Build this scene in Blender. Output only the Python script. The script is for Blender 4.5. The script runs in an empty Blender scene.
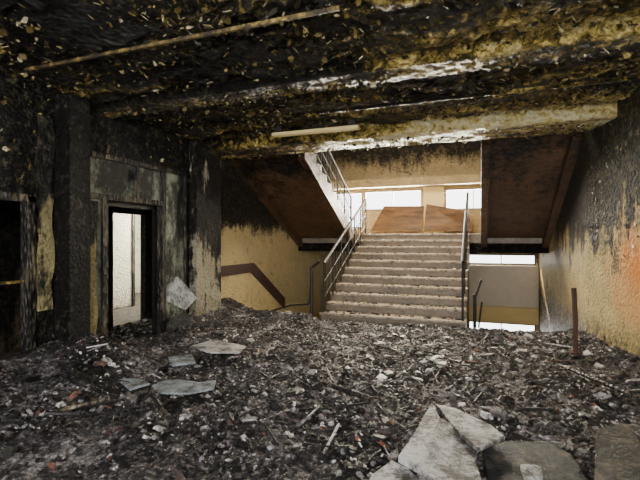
import bpy, math, random
from mathutils import Vector, noise, Matrix
random.seed(7)
TH=math.radians(20.4); CH=1.5; FP=430.0
F=Vector((-math.sin(TH),math.cos(TH),0)); R=Vector((math.cos(TH),math.sin(TH),0))
def ray(px,py): return F+R*((px-320)/FP)+Vector((0,0,(240-py)/FP))
def hz(px,py,z=0.0):
    d=ray(px,py); t=(z-CH)/d.z; return Vector((0,0,CH))+d*t
def hx(px,py,x):
    d=ray(px,py); t=x/d.x; return Vector((0,0,CH))+d*t
def hy(px,py,y):
    d=ray(px,py); t=y/d.y; return Vector((0,0,CH))+d*t
# ---------------- materials ----------------
class M:
    def __init__(s,name):
        s.m=bpy.data.materials.new(name); s.m.use_nodes=True; s.nt=s.m.node_tree
        s.b=s.nt.nodes['Principled BSDF']; s.co=s.nt.nodes.new('ShaderNodeTexCoord').outputs['Object']
        s.sep=None
    def lk(s,a,b): s.nt.links.new(a,b)
    def put(s,sock,v):
        if hasattr(v,'is_output'): s.lk(v,sock)
        else: sock.default_value=v
    def mapped(s,sc):
        n=s.nt.nodes.new('ShaderNodeMapping'); s.lk(s.co,n.inputs['Vector']); n.inputs['Scale'].default_value=sc; return n.outputs[0]
    def noise(s,scale,detail=6,rough=.6,vec=None,dist=0):
        n=s.nt.nodes.new('ShaderNodeTexNoise'); s.lk(vec or s.co,n.inputs['Vector'])
        n.inputs['Scale'].default_value=scale;n.inputs['Detail'].default_value=detail;n.inputs['Roughness'].default_value=rough
        n.inputs['Distortion'].default_value=dist
        return n.outputs['Fac']
    def voro(s,scale,feat='F1',vec=None,out='Distance'):
        n=s.nt.nodes.new('ShaderNodeTexVoronoi'); n.feature=feat; s.lk(vec or s.co,n.inputs['Vector']); n.inputs['Scale'].default_value=scale
        return n.outputs[out]
    def math(s,op,a,b=0.0,c=0.0,clamp=False):
        n=s.nt.nodes.new('ShaderNodeMath'); n.operation=op; n.use_clamp=clamp
        s.put(n.inputs[0],a); s.put(n.inputs[1],b); s.put(n.inputs[2],c); return n.outputs[0]
    def ramp(s,f,pts):
        n=s.nt.nodes.new('ShaderNodeValToRGB'); s.put(n.inputs[0],f); e=n.color_ramp.elements
        while len(e)<len(pts): e.new(.5)
        for i,(p,c) in enumerate(pts):
            e[i].position=p
            if not isinstance(c,tuple): c=(c,c,c)
            e[i].color=(*c,1)
        return n.outputs[0]
    def mix(s,f,a,b):
        n=s.nt.nodes.new('ShaderNodeMix'); n.data_type='RGBA'; s.put(n.inputs[0],f)
        for i,v in ((6,a),(7,b)):
            if isinstance(v,tuple): v=(*v,1)
            s.put(n.inputs[i],v)
        return n.outputs[2]
    def xyz(s):
        if not s.sep:
            s.sep=s.nt.nodes.new('ShaderNodeSeparateXYZ'); s.lk(s.co,s.sep.inputs[0])
        return s.sep.outputs
    def nz(s):
        g=s.nt.nodes.new('ShaderNodeNewGeometry'); q=s.nt.nodes.new('ShaderNodeSeparateXYZ'); s.lk(g.outputs['True Normal'],q.inputs[0]); return q.outputs[2]
    def rng(s,v,a,b,c=0,d=1):
        n=s.nt.nodes.new('ShaderNodeMapRange'); s.put(n.inputs[0],v)
        for i,x in enumerate((a,b,c,d)): n.inputs[i+1].default_value=x
        return n.outputs[0]
    def island(s):
        return s.nt.nodes.new('ShaderNodeNewGeometry').outputs['Random Per Island']
    def fin(s,col,rough=.8,h=None,bs=.5,bd=.02,spec=.5,metal=0):
        if isinstance(col,tuple): col=(*col,1)
        s.put(s.b.inputs['Base Color'],col); s.put(s.b.inputs['Roughness'],rough)
        s.b.inputs['Specular IOR Level'].default_value=spec; s.b.inputs['Metallic'].default_value=metal
        if h is not None:
            n=s.nt.nodes.new('ShaderNodeBump'); n.inputs['Strength'].default_value=bs; n.inputs['Distance'].default_value=bd
            s.put(n.inputs['Height'],h); s.lk(n.outputs[0],s.b.inputs['Normal'])
        return s.m
def soot_wall(name,c1,c2,zlo,zhi,amp=1.2,black=(.004,.0038,.0035),base_dirt=.3,peel=.0,streak=1.0,blk2=(.12,.1,.06),rust_and_glow=None,spot=.85,spec=.4,bb=(.5,.66)):
    m=M(name); z=m.xyz()[2]
    g=m.rng(z,zlo,zhi)
    big=m.noise(1.3,5,.6); st=m.noise(3.0,5,.65,m.mapped((1.6,1.6,.28))); fine=m.noise(14,6,.7)
    f=m.math('ADD',g,m.math('MULTIPLY',m.math('SUBTRACT',big,.5),amp))
    f=m.math('ADD',f,m.math('MULTIPLY',m.math('SUBTRACT',st,.5),amp*streak))
    f=m.math('ADD',f,m.math('MULTIPLY',m.math('SUBTRACT',fine,.5),.7))
    clean=m.mix(m.ramp(m.noise(2.2,8,.75),[(.35,0.0),(.65,1.0)]),c1,c2)
    spots=m.ramp(m.noise(7,9,.8,None,.4),[(.54,0.0),(.63,spot)])
    clean=m.mix(spots,clean,(c2[0]*.3,c2[1]*.24,c2[2]*.2))
    if rust_and_glow:  # orange glow on the wall, painted into its colour and kept clear of soot
        cy,cz,rad,glow_c=rust_and_glow; y=m.xyz()[1]
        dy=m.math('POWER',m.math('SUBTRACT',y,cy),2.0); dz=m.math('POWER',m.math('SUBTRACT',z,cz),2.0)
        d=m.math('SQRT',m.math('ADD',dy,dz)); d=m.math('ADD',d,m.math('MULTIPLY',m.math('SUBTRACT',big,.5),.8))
        glow_f=m.rng(d,rad,0.1)
        clean=m.mix(glow_f,clean,glow_c); f=m.math('SUBTRACT',f,m.math('MULTIPLY',glow_f,.35))
    fac=m.ramp(f,[(.34,0.0),(.5,.65),(.62,1.0)])
    dirt=m.math('SUBTRACT',1.0,m.rng(z,0,.5)); dirt=m.math('MULTIPLY',dirt,base_dirt)
    fac=m.math('ADD',fac,m.math('MULTIPLY',dirt,m.rng(fine,.35,.6)),clamp=True)
    blk=m.mix(m.ramp(m.noise(11,9,.8),[(bb[0],0.0),(bb[1],1.0)]),black,blk2)  # paler flecks vary the soot and also paint in its glints
    col=m.mix(fac,clean,blk)
    if peel>0:
        p=m.ramp(m.noise(5,9,.8,None,.6),[(.66-peel*.1,0.0),(.69-peel*.1,1.0)])
        col=m.mix(p,col,(c1[0]*.8,c1[1]*.75,c1[2]*.7))
    h=m.math('ADD',m.noise(30,8,.7),m.math('MULTIPLY',m.voro(22),.6))
    return m.fin(col,.45,h,1,.05,spec=spec)
MW_L=soot_wall('sooty_wall_left',(.42,.4,.2),(.22,.22,.12),-.9,.6,1.8,peel=.4,blk2=(.14,.13,.08),bb=(.53,.66),spec=.25)
MW_ST=soot_wall('stairwell_wall',(.92,.74,.38),(.8,.63,.3),1.35,2.1,.9,base_dirt=.1,spot=.6)
MW_R=soot_wall('sooty_wall_right',(.85,.66,.26),(.6,.47,.18),.85,2.1,2.0,base_dirt=1.6,rust_and_glow=(5.9,1.2,.8,(.95,.3,.02)),blk2=(.13,.1,.045),spec=.3)  # the orange spot is painted light
MW_B=soot_wall('back_wall_plaster',(.4,.32,.18),(.28,.21,.11),2.95,4.6,.7,base_dirt=0,spot=.5)
MW_C=soot_wall('cream_room_wall',(.88,.84,.66),(.78,.74,.55),3,5,.5,base_dirt=.6,spot=.6)
MPIL=soot_wall('charred_pillar',(.22,.2,.12),(.1,.1,.06),-1.4,-.1,1.8,blk2=(.1,.09,.055),bb=(.54,.68),spec=.25)
MPIL2=soot_wall('peeled_pillar',(.55,.52,.4),(.36,.32,.2),.3,1.9,3.0,blk2=(.09,.08,.05),base_dirt=.8)
MDARK=soot_wall('charred_concrete',(.12,.09,.06),(.06,.045,.03),-3,2.5,1.0,blk2=(.05,.04,.03),spec=.2)
MSTR=soot_wall('scorched_stringer',(.16,.09,.045),(.08,.045,.025),1.6,4.2,.9,blk2=(.06,.04,.03),spec=.2)
def ceil_mat(name,shift,near=0.0):
    m=M(name)
    a=m.noise(1.1,4,.6,m.mapped((.45,1.5,1))); b=m.noise(9,10,.82,None,.8); v=m.voro(16)
    f=m.math('ADD',m.math('MULTIPLY',a,.75),m.math('MULTIPLY',b,.85))
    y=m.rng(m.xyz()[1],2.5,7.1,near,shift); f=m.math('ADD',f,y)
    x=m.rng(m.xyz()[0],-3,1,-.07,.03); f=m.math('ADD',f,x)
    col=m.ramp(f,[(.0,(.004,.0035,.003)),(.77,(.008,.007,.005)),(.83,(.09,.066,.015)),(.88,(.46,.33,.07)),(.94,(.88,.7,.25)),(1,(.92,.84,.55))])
    h=m.math('ADD',m.noise(14,9,.75),m.math('MULTIPLY',v,.9))
    return m.fin(col,m.rng(b,.3,.7,.3,.6),h,1.0,.12)
MCEIL=ceil_mat('blistered_ceiling',.035,-.01); MBEAM=ceil_mat('scorched_beam',.13,-.01)  # beam shift pales its colour towards the stairs, window light painted in
m=M('peeling_flakes'); MFLAKE=m.fin(m.mix(m.ramp(m.noise(40,5,.8),[(.4,0.0),(.6,.8)]),m.ramp(m.island(),[(0,(.008,.007,.005)),(.6,(.025,.02,.008)),(.74,(.18,.13,.03)),(.87,(.45,.34,.1)),(1,(.85,.76,.5))]),(.02,.016,.01)),.4)
m=M('ash_floor'); f=m.math('ADD',m.math('MULTIPLY',m.noise(1.6,4,.6),.5),m.math('MULTIPLY',m.noise(22,8,.8),.7))
MASH=m.fin(m.ramp(f,[(.4,(.003,.003,.003)),(.58,(.01,.009,.009)),(.64,(.12,.105,.105)),(.74,(.6,.56,.55))]),m.rng(f,.4,.7,.3,.7),m.noise(40,9,.8),1,.06,spec=.5)
m=M('rubble_chips'); r=m.island()
c=m.ramp(r,[(0,(.003,.003,.003)),(.5,(.008,.007,.007)),(.6,(.05,.04,.04)),(.64,(.36,.12,.06)),(.67,(.18,.155,.16)),(.84,(.46,.43,.45)),(.92,(.95,.92,.9)),(1,(1,.97,.92))])
c=m.mix(m.ramp(m.noise(1.5,6,.75),[(.42,0.0),(.58,.9)]),c,(.006,.0055,.0055))
c=m.mix(m.ramp(m.noise(30,6,.8),[(.48,0.0),(.6,.92)]),c,(.008,.007,.007))
MCHIP=m.fin(c,.35,m.noise(60,6,.7),.8,.02,spec=.6)
m=M('stair_concrete')
c=m.mix(m.ramp(m.noise(3,8,.75),[(.38,0.0),(.66,1.0)]),(.58,.48,.34),(.3,.23,.16)); c=m.mix(m.ramp(m.noise(16,8,.8),[(.52,0.0),(.66,.9)]),c,(.03,.025,.02))
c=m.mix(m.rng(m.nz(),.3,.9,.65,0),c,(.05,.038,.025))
MSTAIR=m.fin(c,.4,m.noise(25,8,.7),.5,.02)
m=M('stair_nosing'); MNOSE=m.fin(m.mix(m.ramp(m.noise(14,8,.8),[(.42,0.0),(.6,.95)]),(.5,.42,.32),(.06,.045,.03)),.5,m.noise(25),.5,.01)
m=M('sooty_metal'); MMET=m.fin(m.mix(m.ramp(m.noise(12,6,.7),[(.5,0.0),(.75,1.0)]),(.01,.009,.008),(.05,.035,.025)),.55,m.noise(50),.4,.01)
m=M('rust_and_glow'); MRUST=m.fin(m.mix(m.noise(14,6,.7),(.09,.035,.02),(.03,.016,.012)),.8,m.noise(60),.5,.01)
m=M('charred_wood'); MWOOD=m.fin(m.mix(m.ramp(m.noise(6,8,.7,m.mapped((1,1,.25))),[(.5,0.0),(.68,1.0)]),(.012,.011,.01),(.22,.18,.11)),.5,m.voro(25,vec=m.mapped((1,1,.4))),.9,.03)
m=M('smoked_panel'); MPANEL=m.fin(m.mix(m.ramp(m.noise(2.5,8,.8,m.mapped((1,1,.6))),[(.46,0.0),(.62,1.0)]),(.015,.017,.014),(.42,.47,.37)),.35,m.noise(18,8,.7),.8,.04)
m=M('pale_plaster'); MPLAS=m.fin(m.mix(m.ramp(m.noise(4,9,.85),[(.45,0.0),(.57,1.0)]),(.55,.545,.54),(.06,.052,.045)),.55,m.noise(20,8,.7),.8,.05)
m=M('grey_sheet'); MSHEET=m.fin(m.mix(m.ramp(m.noise(7,9,.85),[(.42,0.0),(.58,1.0)]),(.4,.46,.5),(.05,.05,.05)),.45,m.noise(20,8,.7),.6,.03)
m=M('dark_sheet'); MDSH=m.fin(m.mix(m.ramp(m.noise(7,9,.8),[(.5,0.0),(.66,1.0)]),(.009,.013,.02),(.16,.13,.1)),.4,m.noise(20,8,.7),.9,.05,spec=.3)
m=M('brown_wood_panel'); MBRN=m.fin(m.mix(m.ramp(m.noise(4,7,.7,m.mapped((.4,1,2))),[(.35,0.0),(.65,1.0)]),(.17,.085,.03),(.05,.025,.01)),.5,m.noise(20),.3,.01,spec=.3)
m=M('handrail_brown'); MHR=m.fin(m.mix(m.noise(5,6,.7),(.09,.036,.024),(.045,.022,.016)),.6)
m=M('dirty_batten'); MSTRIP=m.fin(m.ramp(m.noise(5,9,.85),[(.44,(.02,.015,.008)),(.53,(.13,.09,.025)),(.64,(.5,.37,.1))]),.6,m.noise(30),.6,.02)
m=M('window_frame_paint'); MFR=m.fin(m.mix(m.noise(8,6,.7),(.2,.16,.12),(.08,.06,.05)),.6)
m=M('grey_spandrel'); MSPA=m.fin(m.mix(m.noise(3,8,.75),(.75,.68,.55),(.42,.36,.27)),.7,m.noise(20),.4,.02)
m=M('yellow_spandrel'); MSPY=m.fin(m.mix(m.noise(3,8,.75),(.85,.7,.34),(.55,.42,.18)),.8)
m=M('tile_floor'); MTILE=m.fin(m.mix(m.ramp(m.noise(9,9,.8),[(.4,0.0),(.6,1.0)]),(.15,.13,.1),(.02,.018,.015)),.8)
# ---------------- mesh builder ----------------
class B:
    def __init__(s): s.v=[];s.f=[];s.marks=[]
    def add(s,v,f):
        o=len(s.v); s.v+=[tuple(x) for x in v]; s.f+=[tuple(i+o for i in q) for q in f]; return s
    def mark(s): s.marks.append(len(s.f)); return s
    def box(s,x0,x1,y0,y1,z0,z1):
        return s.add([(x0,y0,z0),(x1,y0,z0),(x1,y1,z0),(x0,y1,z0),(x0,y0,z1),(x1,y0,z1),(x1,y1,z1),(x0,y1,z1)],
          [(0,3,2,1),(4,5,6,7),(0,1,5,4),(1,2,6,5),(2,3,7,6),(3,0,4,7)])
    def extr(s,pts,d):
        n=len(pts); d=Vector(d); p=[Vector(q) for q in pts]
        return s.add(p+[q+d for q in p],[tuple(range(n-1,-1,-1)),tuple(range(n,2*n))]+[(i,(i+1)%n,n+(i+1)%n,n+i) for i in range(n)])
    def tube(s,a,b,r=.02,n=8):
        a=Vector(a);b=Vector(b);d=(b-a).normalized(); u=d.orthogonal().normalized(); w=d.cross(u)
        vs=[]
        for c in (a,b):
            for i in range(n):
                t=2*math.pi*i/n; vs.append(c+u*r*math.cos(t)+w*r*math.sin(t))
        return s.add(vs,[tuple(range(n-1,-1,-1)),tuple(range(n,2*n))]+[(i,(i+1)%n,n+(i+1)%n,n+i) for i in range(n)])
    def path(s,pts,r=.02):
        for a,b in zip(pts,pts[1:]): s.tube(a,b,r)
        return s
    def obj(s,name,mat,parent=None,bevel=0,smooth=False):
        mats=mat if isinstance(mat,list) else [mat]
        me=bpy.data.meshes.new(name); me.from_pydata(s.v,[],s.f)
        for q in mats: me.materials.append(q)
        if s.marks:
            mi=[0]*len(s.f); 
            for k in s.marks:
                for i in range(k,len(s.f)): mi[i]+=1
            me.polygons.foreach_set('material_index',mi)
        me.update()
        import bmesh
        bm=bmesh.new(); bm.from_mesh(me); bmesh.ops.recalc_face_normals(bm,faces=bm.faces); bm.to_mesh(me); bm.free()
        o=bpy.data.objects.new(name,me); bpy.context.scene.collection.objects.link(o)
        if parent: o.parent=parent
        if bevel:
            q=o.modifiers.new('b','BEVEL'); q.width=bevel; q.segments=2; q.limit_method='ANGLE'
        return o
def empty(name,loc=(0,0,0)):
    o=bpy.data.objects.new(name,None); bpy.context.scene.collection.objects.link(o); return o
XL=-4.66; YE=7.45; YB=12.5; XR=1.45; LZ=-1.8; TOP=5.0; ZC=3.25; YF=-2.5
xr=lambda y: XR+.19*(7.2-y)
def fb(x,y,z=0,o=5): return noise.fractal(Vector((x,y,z)),.9,2.1,o,noise_basis='PERLIN_ORIGINAL')
def shard(b,c,s,flat,tilt,n=None,emin=.4,pre=None):
    n=n or random.randint(4,6); rot=Matrix.Rotation(random.uniform(0,6.28),3,'Z')@Matrix.Rotation(random.uniform(-tilt,tilt),3,'X')@Matrix.Rotation(random.uniform(-tilt,tilt),3,'Y')
    if pre: rot=pre@rot
    el=random.uniform(emin,1); t=s*flat; pts=[]
    for i in range(n):
        a=6.283*(i+random.uniform(-.3,.3))/n; r=s*random.uniform(.6,1.1); pts.append((r*math.cos(a),r*el*math.sin(a)))
    vs=[Vector(c)+rot@Vector((x,y,-t)) for x,y in pts]+[Vector(c)+rot@Vector((x*.85,y*.85,t)) for x,y in pts]
    b.add(vs,[tuple(range(n-1,-1,-1)),tuple(range(n,2*n))]+[(i,(i+1)%n,n+(i+1)%n,n+i) for i in range(n)])
RV=Matrix.Rotation(math.radians(90),3,'Y')
# ---------------- shell ----------------
b=B(); b.box(XL-.2,XL,YF,2.2,-.3,TOP); b.box(XL-.2,XL,2.2,3.38,1.98,TOP); b.box(XL-.2,XL,3.38,4.0,-.3,TOP)
b.box(XL-.2,XL,4.0,6.05,2.64,TOP); b.box(XL-.2,XL,6.05,6.9,-.3,TOP)
b.mark()
for i in range(1400):
    y=random.uniform(2.3,6.9); z=random.uniform(.1,3.15)
    if (4.0<y<6.05 and z<2.66) or (y<3.4 and z<2.0): continue
    if fb(y*1.5,z*1.5,50,3)<random.uniform(-.3,.4): continue
    shard(b,(XL+.012,y,z),random.uniform(.012,.05),.05,.4,emin=.3,pre=RV)
b.obj('wall_left',[MW_L,MFLAKE])
B().box(XL-.2,XL,6.9,YB+.2,LZ,TOP).obj('wall_stairwell_left',MW_ST)
b=B().extr([(xr(YF),YF,-.3),(xr(7.2),7.2,-.3),(xr(7.2)+.25,7.2,-.3),(xr(YF)+.25,YF,-.3)],(0,0,TOP+.3)); b.mark()
for i in range(1300):
    y=random.uniform(3.5,7.1); z=random.uniform(1.2,3.2)
    if fb(y*1.5,z*1.5,70,3)<random.uniform(-.3,.4): continue
    shard(b,(xr(y)-.012,y,z),random.uniform(.01,.04),.05,.4,emin=.3,pre=RV)
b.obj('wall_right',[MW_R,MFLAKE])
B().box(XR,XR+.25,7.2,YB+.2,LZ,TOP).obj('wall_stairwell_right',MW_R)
b=B()
def wallgrid(b,x0,x1,z0,z1,y0,y1,holes):
    xs=sorted({x0,x1,*[h[0] for h in holes],*[h[1] for h in holes]}); zs=sorted({z0,z1,*[h[2] for h in holes],*[h[3] for h in holes]})
    for i in range(len(xs)-1):
        for j in range(len(zs)-1):
            cx=(xs[i]+xs[i+1])/2; cz=(zs[j]+zs[j+1])/2
            if any(h[0]<cx<h[1] and h[2]<cz<h[3] for h in holes): continue
            b.box(xs[i],xs[i+1],y0,y1,zs[j],zs[j+1])
W=[(-4.25,-3.3,1.86,2.93),(-3.25,-1.55,2.38,2.95),(-.91,1.3,2.34,2.93),(-.3,1.38,.84,1.12),(-.3,1.38,-1.45,-.72)]
wallgrid(b,XL,XR,LZ,TOP,YB,YB+.2,W)
b.obj('wall_back',MW_B)
for i,(x0,x1,z0,z1) in enumerate(W):
    b=B(); t=.035; y0=YB+.05;y1=YB+.11
    b.box(x0,x1,y0,y1,z0,z0+t).box(x0,x1,y0,y1,z1-t,z1).box(x0,x0+t,y0,y1,z0,z1).box(x1-t,x1,y0,y1,z0,z1)
    n=max(1,round((x1-x0)/.8))
    for k in range(1,n): xx=x0+(x1-x0)*k/n; b.box(xx-.01,xx+.01,y0,y1,z0+t,z1-t)
    b.obj('window_%d'%(i+1),MFR)
B().box(-.28,1.43,YB-.05,YB-.001,-.28,.82).obj('spandrel_panel',MSPA,bevel=.01)
B().box(-.28,1.43,YB-.03,YB-.001,-.71,-.29).obj('trim_1',MSPY)
B().box(-1.5,-.95,YB-.06,YB-.001,1.66,3.0).obj('trim_2',MSPY)
B().box(XL,XR,YB-.35,YB-.001,3.02,3.25).obj('trim_3',MW_B)
B().box(XL,XR+.25,YE-.02,YB,LZ-.2,LZ).obj('floor_lower',MTILE)
B().box(XL,XR,6.9,YB,TOP,TOP+.2).obj('ceiling_stairwell',MW_B)
B().extr([(XL-.2,YF,-.3),(xr(YF)+.25,YF,-.3),(XR+.25,YE,-.3),(XL-.2,YE,-.3)],(0,0,.3)).obj('floor',MASH)
B().box(XL,XR,YE-.2,YE-.02,LZ,-.3).obj('wall_under_floor',MDARK)
B().box(XL,XR,6.75,6.9,ZC+.15,TOP).obj('wall_upper',MDARK)
def flakes(b,y0,y1,zf,cnt):
    k=0
    while k<cnt:
        y=random.uniform(y0,y1); x=random.uniform(XL+.05,xr(y)-.05)
        if fb(x*1.3,y*1.3,20,3)<random.uniform(-.5,.35): continue
        shard(b,(x,y,zf-random.uniform(0,.025)),random.choice([.008,.012,.018,.025,.04])*random.uniform(.8,1.3),.05,.9,emin=.15); k+=1
b=B(); nx,ny=190,210
for j in range(ny+1):
    y=6.5*j/ny
    if j==0: y=YF
    x0=XL-.02; x1=xr(y)+.05
    for i in range(nx+1):
        x=x0+(x1-x0)*i/nx
        n1=fb(x*1.2,y*1.6,3); n2=fb(x*7,y*7,9,4)
        z=ZC+.05*n1+.028*n2
        if n1>.25: z+=.03
        if fb(x*.8,y*2.2,31,5)>.22: z-=.035
        b.v.append((x,y,z))
for j in range(ny):
    for i in range(nx):
        a=j*(nx+1)+i; b.f.append((a,a+1,a+nx+2,a+nx+1))
b.mark(); flakes(b,2.2,6.33,ZC-.02,9500)
b.obj('ceiling',[MCEIL,MFLAKE])
B().extr([(XL-.2,YF,ZC+.15),(xr(YF)+.25,YF,ZC+.15),(XR+.25,6.9,ZC+.15),(XL-.2,6.9,ZC+.15)],(0,0,.15)).obj('ceiling_slab',MDARK)
def beam(name,y0,y1,zb,k=0,fl=700):
    b=B(); sx=240; prof=[(y0,ZC+.12),(y0,zb+.02),(y0+.03,zb)]+[(y0+.03+(y1-y0-.06)*t/10,zb) for t in range(1,10)]+[(y1-.03,zb),(y1,zb+.02),(y1,ZC+.14)]
    m=len(prof)
    for i in range(sx+1):
        for (y,z) in prof:
            x=XL-.0+(xr(y)-XL)*i/sx
            n1=fb(x*4,y*4,z*4+k,5)
            b.v.append((x,y+.025*n1*(1 if z<ZC else 0),z+.025*n1))
    for i in range(sx):
        for j in range(m-1):
            a=i*m+j; b.f.append((a,a+1,a+m+1,a+m))
    b.mark(); flakes(b,y0+.02,y1-.02,zb-.012,fl)
    b.obj(name,[MBEAM,MFLAKE])
beam('ceiling_beam',6.35,7.12,3.05)
beam('ceiling_beam.001',4.1,4.5,3.15,5)
B().box(-4.2,-.95,2.945,2.975,3.16,3.19).obj('ceiling_batten',MSTRIP,bevel=.004)
B().box(-2.0,1.6,5.2,5.23,3.13,3.17).obj('ceiling_batten.001',MCEIL,bevel=.004)
e=empty('ceiling_light_fitting'); B().box(-2.95,-1.6,5.83,5.95,3.07,3.12).obj('channel',MSPY,e,bevel=.01); B().box(-2.9,-2.8,5.87,5.93,3.11,3.27).box(-1.75,-1.65,5.87,5.93,3.11,3.27).obj('brackets',MMET,e)
# ---------------- left wall features ----------------
B().box(XL,-4.42,3.62,3.92,0,3.2).obj('pillar',MPIL,bevel=.02)
B().box(XL,-4.5,6.1,6.85,0,3.2).obj('pillar.001',MPIL2,bevel=.02)
m=soot_wall('yellow_cladding',(.5,.43,.2),(.3,.26,.12),.8,2.8,2.2,base_dirt=1.0)
def ragged(y0,y1,z0,z1,x):
    L=[];Rr=[]
    n=14
    for i in range(n+1):
        z=z0+(z1-z0)*i/n; L.append((x,y0+random.uniform(-.03,.03),z)); Rr.append((x,y1+random.uniform(-.05,.0),z))
    return L+Rr[::-1]
B().extr(ragged(3.42,3.61,.7,2.9,XL+.002),(.03,0,0)).obj('wall_cladding',m)
B().extr(ragged(3.98,4.2,.2,2.0,XL+.02),(.03,0,0)).obj('wall_cladding.001',m)
e=empty('door_1'); x0,x1=XL-.1,XL+.02
b=B()
for (y0,y1,z0,z1) in [(4.0,4.06,0,2.64),(5.99,6.05,0,2.64),(4.06,5.99,2.57,2.64),(4.3,4.39,0,2.03),(5.44,5.52,0,2.57),(4.06,5.44,2.03,2.11),(4.9,4.95,2.11,2.57)]:
    b.box(x0,x1,y0,y1,z0,z1)
b.obj('frame',MWOOD,e,bevel=.008)
B().box(XL-.07,XL-.04,4.06,5.44,2.11,2.57).box(XL-.07,XL-.02,5.52,5.99,0,2.57).box(XL-.07,XL-.02,4.06,4.3,0,2.03).obj('panels',MPANEL,e)
b=B().box(XL-.16,XL-.1,4.36,4.43,0,2.03).box(XL-.16,XL-.1,5.4,5.47,0,2.03).box(XL-.16,XL-.1,4.36,5.47,1.97,2.03); b.obj('inner_jamb',MMET,e)
b=B().box(-6.0,-5.88,2.0,5.66,0,2.9).box(-6.0,-5.88,6.42,7.6,0,2.9).box(-6.0,-5.88,5.66,6.42,1.97,2.9)
b.obj('wall_corridor',MDARK)
B().box(-5.88,XL-.2,7.4,7.6,0,2.9).box(-5.88,XL-.2,1.9,2.0,0,2.9).obj('wall_corridor_end',MDARK)
B().box(-9.3,-9.1,4.5,11,0,2.9).box(-9.1,-6,10.8,11,0,2.9).box(-9.1,-6,4.5,4.6,0,2.9).box(-6.0,-5.88,7.6,10.8,0,2.9).obj('wall_room_cream',MW_C)
B().box(-9.3,XL-.2,1.9,11,-.2,0).obj('floor_corridor',MTILE)
B().box(-9.3,XL-.2,1.9,11,2.9,3.0).obj('ceiling_corridor',MDARK)
e=empty('door_2')
a0=hx(131,300,-7.4)
B().box(-7.45,-7.35,a0.y,a0.y+.07,0,2.3).obj('jamb',MWOOD,e)
B().box(-7.42,-7.38,a0.y-.8,a0.y,.02,2.15).obj('leaf',MW_C,e)
e=empty('door_3'); B().box(XL-.1,XL+.03,3.3,3.38,0,1.98).box(XL-.1,XL+.03,2.2,3.38,1.92,2.0).obj('frame',MWOOD,e)
B().box(XL-.08,XL-.04,2.25,3.3,1.03,1.06).obj('crossbar',MSTRIP,e)
P=[hx(176,276,-4.45),hx(196,298,-4.38),hx(184,310,-4.3),hx(167,302,-4.3),hx(167,286,-4.4)]
B().extr(P,(.02,.01,0)).obj('leaning_roof_sheet',MSHEET)
P=[hx(170,318,-4.2),hx(186,313,-4.25),hx(196,322,-4.1),hx(166,329,-4.1)]
B().extr(P,(.03,-.03,0)).obj('leaning_plaster_slab',MDSH)
# ---------------- stairs ----------------
S=empty('concrete_staircase'); NR=11; Y0=7.5; TR=.3; RS=1.65/NR; SX0,SX1=-2.78,-.22
def flight(name,x0,x1,ys,zs,dy,dz,n,mat,parent,th=.2):
    pts=[(ys,zs)]
    for i in range(n):
        pts.append((ys+dy*i,zs+dz*(i+1))); pts.append((ys+dy*(i+1),zs+dz*(i+1)))
    pts.append((ys+dy*n,zs+dz*n-th*1.1)); pts.append((ys+dy*.2,zs-th*.9))
    v=[(x0,y,z) for y,z in pts]
    return B().extr(v,(x1-x0,0,0)).obj(name,mat,parent,bevel=.012)
flight('main_flight',SX0,SX1,Y0,0,TR,RS,NR,MSTAIR,S)
b=B()
for i in range(NR):
    y=Y0+TR*i; z=RS*(i+1); b.box(SX0-.01,SX1+.01,y-.035,y+.02,z-.035,z+.004)
b.obj('nosings',MNOSE,S,bevel=.008)
b=B(); random.seed(3)
for i in range(420):
    k=min(10,int(random.random()**1.5*11)); x=random.uniform(SX0+.05,SX1-.05); y=Y0+TR*k+random.uniform(.03,.28); s=random.uniform(.012,.05)
    shard(b,(x,y,RS*(k+1)+s*.25),s,.25,.3)
b.obj('step_debris',MCHIP,S)
B().box(XL,XR,Y0+TR*NR,YB,1.42,1.65).obj('landing',MSTAIR,S,bevel=.01)
B().box(XL,XR,Y0+TR*NR+.02,Y0+TR*NR+.3,1.2,1.42).obj('landing_beam',MDARK,S)
YU=Y0+TR*NR
for nm,x0,x1 in (('upper_flight_left',XL,-3.05),('upper_flight_right',.02,XR)):
    flight(nm,x0,x1,YU,1.65,-.31,.155,11,MSTR,S,.12)
    for k,(a,c) in enumerate(((x0,x0+.14),(x1-.14,x1))):
        B().extr([(a,YU,1.66),(a,YU-3.41,1.65+1.705),(a,YU-3.41,1.65+1.705-.34),(a,YU-.0,1.32)],(c-a,0,0)).obj(nm+'_stringer_%d'%(k+1),MSTR,S,bevel=.01)
flight('lower_flight_left',XL,-2.95,Y0+.3,0-.165,.3,-.165,10,MSTAIR,S,.2)
flight('lower_flight_right',.0,XR,Y0+.3,0-.165,.3,-.165,10,MSTAIR,S,.2)
B().box(XL,-2.95,YE-.02,Y0+.3,-.25,0).box(0,XR,YE-.02,Y0+.0,-.25,0).box(-2.95,0,YE-.02,Y0+.05,-.25,0).obj('edge_slab',MSTAIR,S)
def railing(name,x,y0,z0,y1,z1,h=.9,posts=6,bal=0,r=.02):
    b=B(); L=lambda t:(y0+(y1-y0)*t, z0+(z1-z0)*t)
    for i in range(posts+1):
        y,z=L(i/posts); b.tube((x,y,z),(x,y,z+h),r*.9)
    for hh,rr in ((h,r*1.3),(h*.62,r*.6),(h*.3,r*.6)):
        b.tube((x,y0,z0+hh),(x,y1,z1+hh),rr)
    for i in range(bal):
        y,z=L((i+.5)/bal); b.tube((x,y,z+.1),(x,y,z+h),.008,6)
    return b.obj(name,MMET)
railing('stair_railing',SX0+.05,Y0+.05,.15,YU-.1,1.62,.92,6,16)
railing('stair_railing.001',SX1-.05,Y0+.05,.15,YU-.1,1.62,.98,4,0,.022)
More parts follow.
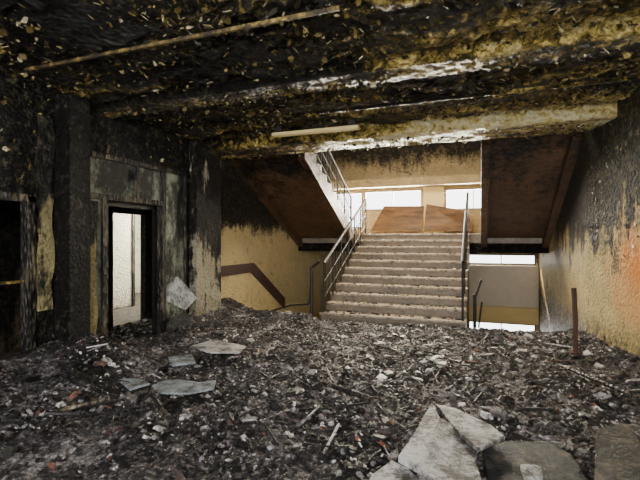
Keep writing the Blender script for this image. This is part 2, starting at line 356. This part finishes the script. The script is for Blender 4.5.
railing('stair_railing.002',-3.12,YU-.1,1.75,7.3,3.4,.85,6,22)
b=B().tube((-2.95,7.48,0),(-2.95,7.48,.98),.03); b.path([(-4.3,7.6,.02),(-4.0,7.55,.05),(-3.4,7.5,.25),(-3.0,7.48,.3),(-2.95,7.48,.75)],.018)
b.path([(-2.95,7.48,.98),(-2.8,7.5,1.1)],.025); b.obj('bent_handrail_pipe',MMET)
b=B().tube((-.08,7.42,.08),(-.08,7.42,.62),.028).tube((-.08,7.42,.55),(.02,7.44,.85),.02).tube((-.02,7.42,.08),(0.03,7.42,.5),.015); b.obj('bent_railing_post',MMET)
x=XL+.001
B().extr([(x,6.95,.80),(x,8.2,.80),(x,9.9,-.24),(x,9.9,.03),(x,8.3,1.0),(x,6.95,1.0)],(.035,0,0)).obj('wall_handrail_board',MHR)
def quad(name,pts,d,mat): return B().extr(pts,d).obj(name,mat,bevel=.005)
quad('leaning_wood_panel',[hy(370,231,11.9),hy(422,231,11.9),hy(424,206,12.3),hy(384,206,12.3)],(0,.03,0),MBRN)
quad('leaning_wood_panel.001',[hy(424,231,11.9),hy(472,231,11.9),hy(468,210,12.3),hy(450,208,12.3),hy(426,204,12.3)],(0,.03,0),MBRN)
b=B().path([(1.12,6.15,.05),(1.12,6.16,.5),(1.1,6.15,.9)],.03).box(1.06,1.18,6.1,6.21,.05,.1); b.obj('rusty_post',MRUST)
# ---------------- rubble ----------------
def hgt(x,y):
    h=.02+.05*max(0,fb(x*.9,y*.9,1,4)+.3)+.03*fb(x*5,y*5,4,4)
    h+=.22*math.exp(-((x-XL)/.35)**2)*(0.15 if 4.3<y<5.5 else 1)
    h+=.25*math.exp(-((x+4.1)**2+(y-3.7)**2)/.25)
    h+=.12*math.exp(-((y-7.2)/.35)**2)*(1 if (x<-2.9) else .1)
    h+=.10*math.exp(-((x-xr(y))/.3)**2)
    return max(h,.005)
b=B(); nx,ny=230,250
for j in range(ny+1):
    y=.8+(YE-.02-.8)*j/ny; x0=XL+.005;x1=xr(y)-.005
    for i in range(nx+1):
        x=x0+(x1-x0)*i/nx; b.v.append((x,y,hgt(x,y)+.022*noise.noise(Vector((x*23,y*23,0)))))
for j in range(ny):
    for i in range(nx):
        a=j*(nx+1)+i; b.f.append((a,a+1,a+nx+2,a+nx+1))
b.mark(); k=0
def inpil(x,y): return x<-4.36 and (3.56<y<3.98 or 6.04<y<6.9)
while k<26000:
    y=.9+6.5*random.random()**.95; x=random.uniform(XL+.08,xr(y)-.08)
    s=random.choice([.007,.01,.014,.02,.03]); s*=random.uniform(.7,1.3)
    if random.random()<.05: s*=2.3
    if inpil(x,y) or (s>.04 and x<XL+.15): k+=1; continue
    shard(b,(x,y,hgt(x,y)+s*.2),s,random.uniform(.08,.4),.8,emin=.3); k+=1
for i in range(90):
    y=random.uniform(2.2,7.0); x=random.uniform(XL+.4,xr(y)-.4); s=random.uniform(.05,.12)
    shard(b,(x,y,hgt(x,y)+.03),s,.06,.3,emin=.5)
for i in range(240):
    y=random.uniform(2.2,7.1); x=random.uniform(XL+.4,xr(y)-.4); a=random.uniform(0,3.14); L=random.uniform(.08,.35)
    z=hgt(x,y)+.03; d=Vector((math.cos(a),math.sin(a),random.uniform(-.1,.2)))*L; b.tube((x,y,z),Vector((x,y,z))+d,random.uniform(.005,.012),5)
b.obj('rubble',[MASH,MCHIP])
b=B()
for i in range(400):
    shard(b,(random.uniform(-5.8,XL-.27),random.uniform(4.4,6.6),.03),random.uniform(.02,.06),.3,.5)
b.obj('corridor_rubble',MCHIP)
def plate(name,px,mat,z=.1,th=.03,tilt=None):
    P=[]
    for i,q in enumerate(px):
        zz=z+(tilt[i] if tilt else 0); P.append(hz(q[0],q[1],zz))
    return B().extr(P,(0,0,-th)).obj(name,mat,bevel=.004)
e=empty('broken_plaster_slab')
def child(o): o.parent=e
child(plate('facet_1',[(432,402),(440,418),(455,425),(462,440),(478,446),(476,462),(484,486),(440,486),(420,468),(398,456),(412,436)],MPLAS,.16,.04,[.06,.05,.03,0,0,0,0,0,0,0,.02]))
child(plate('facet_2',[(436,404),(456,408),(470,415),(490,424),(505,436),(478,448),(455,428)],MPLAS,.2,.03))
plate('broken_plaster_slab.001',[(392,460),(408,468),(425,486),(366,486),(372,474)],MPLAS,.12,.04)
plate('charred_board',[(482,448),(510,440),(552,442),(572,455),(590,486),(490,486)],MDSH,.12,.03)
plate('charred_board.001',[(596,430),(614,424),(632,424),(660,490),(594,486)],MDSH,.2,.03)
plate('plaster_chunk',[(520,464),(530,463),(541,466),(543,476),(524,477)],MPLAS,.16,.03)
plate('fallen_panel',[(152,385),(165,380),(178,379),(200,382),(216,380),(214,388),(188,393),(158,392)],MSHEET,.12,.02)
plate('fallen_panel.001',[(168,357),(192,354),(196,362),(172,365)],MSHEET,.12,.02)
plate('fallen_panel.002',[(190,346),(215,339),(246,346),(240,352),(210,352)],MPLAS,.17,.02)
plate('fallen_panel.003',[(118,379),(140,378),(150,383),(130,389)],MSHEET,.1,.02)
b=B()
for (a,c,r) in [((20,372),(60,345),.03),((30,350),(95,382),.025),((150,390),(165,415),.02),((60,410),(110,398),.02),((560,365),(632,395),.022),((330,385),(372,400),.025)]:
    p=hz(*a,.12);q=hz(*c,.16); b.tube(p,q,r,6)
b.obj('charred_beams',MWOOD)
# ---------------- lights ----------------
w=bpy.data.worlds.new('sky'); bpy.context.scene.world=w; w.use_nodes=True
bg=w.node_tree.nodes['Background']; bg.inputs[0].default_value=(.98,.98,1,1); bg.inputs[1].default_value=6.0
def area(name,loc,tgt,size,en,col,sy=None):
    l=bpy.data.lights.new(name,'AREA'); l.energy=en; l.size=size; l.color=col
    if sy: l.shape='RECTANGLE'; l.size_y=sy
    o=bpy.data.objects.new(name,l); bpy.context.scene.collection.objects.link(o); o.location=loc
    o.rotation_euler=(Vector(tgt)-Vector(loc)).to_track_quat('-Z','Y').to_euler(); return o
area('cream_room_light',(-6.4,8.6,2.6),(-8.3,7.6,1.0),1.0,380,(1,.96,.84))
area('stairwell_fill',(-1.6,9.0,4.9),(-1.6,9.0,0),2.2,480,(1,.86,.64))  # added warm fill under the closed stairwell ceiling, no skylight there
area('window_daylight',(-2.2,13.3,2.75),(-1.6,8,1.6),5.5,6500,(1,.9,.7),1.6)
area('front_fill',(.3,-1.8,2.7),(-1.2,5.5,.6),3.5,200,(1,.95,.88),.8)  # added fill lamp, unseen behind the camera
l=bpy.data.lights.new('sun','SUN'); l.energy=26; l.angle=.03; l.color=(1,.8,.54)
o=bpy.data.objects.new('sun',l); bpy.context.scene.collection.objects.link(o)
o.rotation_euler=Vector((.35,-1,-.72)).to_track_quat('-Z','Y').to_euler()
c=bpy.data.cameras.new('camera'); c.lens=FP/640*36; c.sensor_width=36; c.clip_start=.05
o=bpy.data.objects.new('camera',c); bpy.context.scene.collection.objects.link(o); o.location=(0,0,CH); o.rotation_euler=(math.radians(90),0,TH)
bpy.context.scene.camera=o
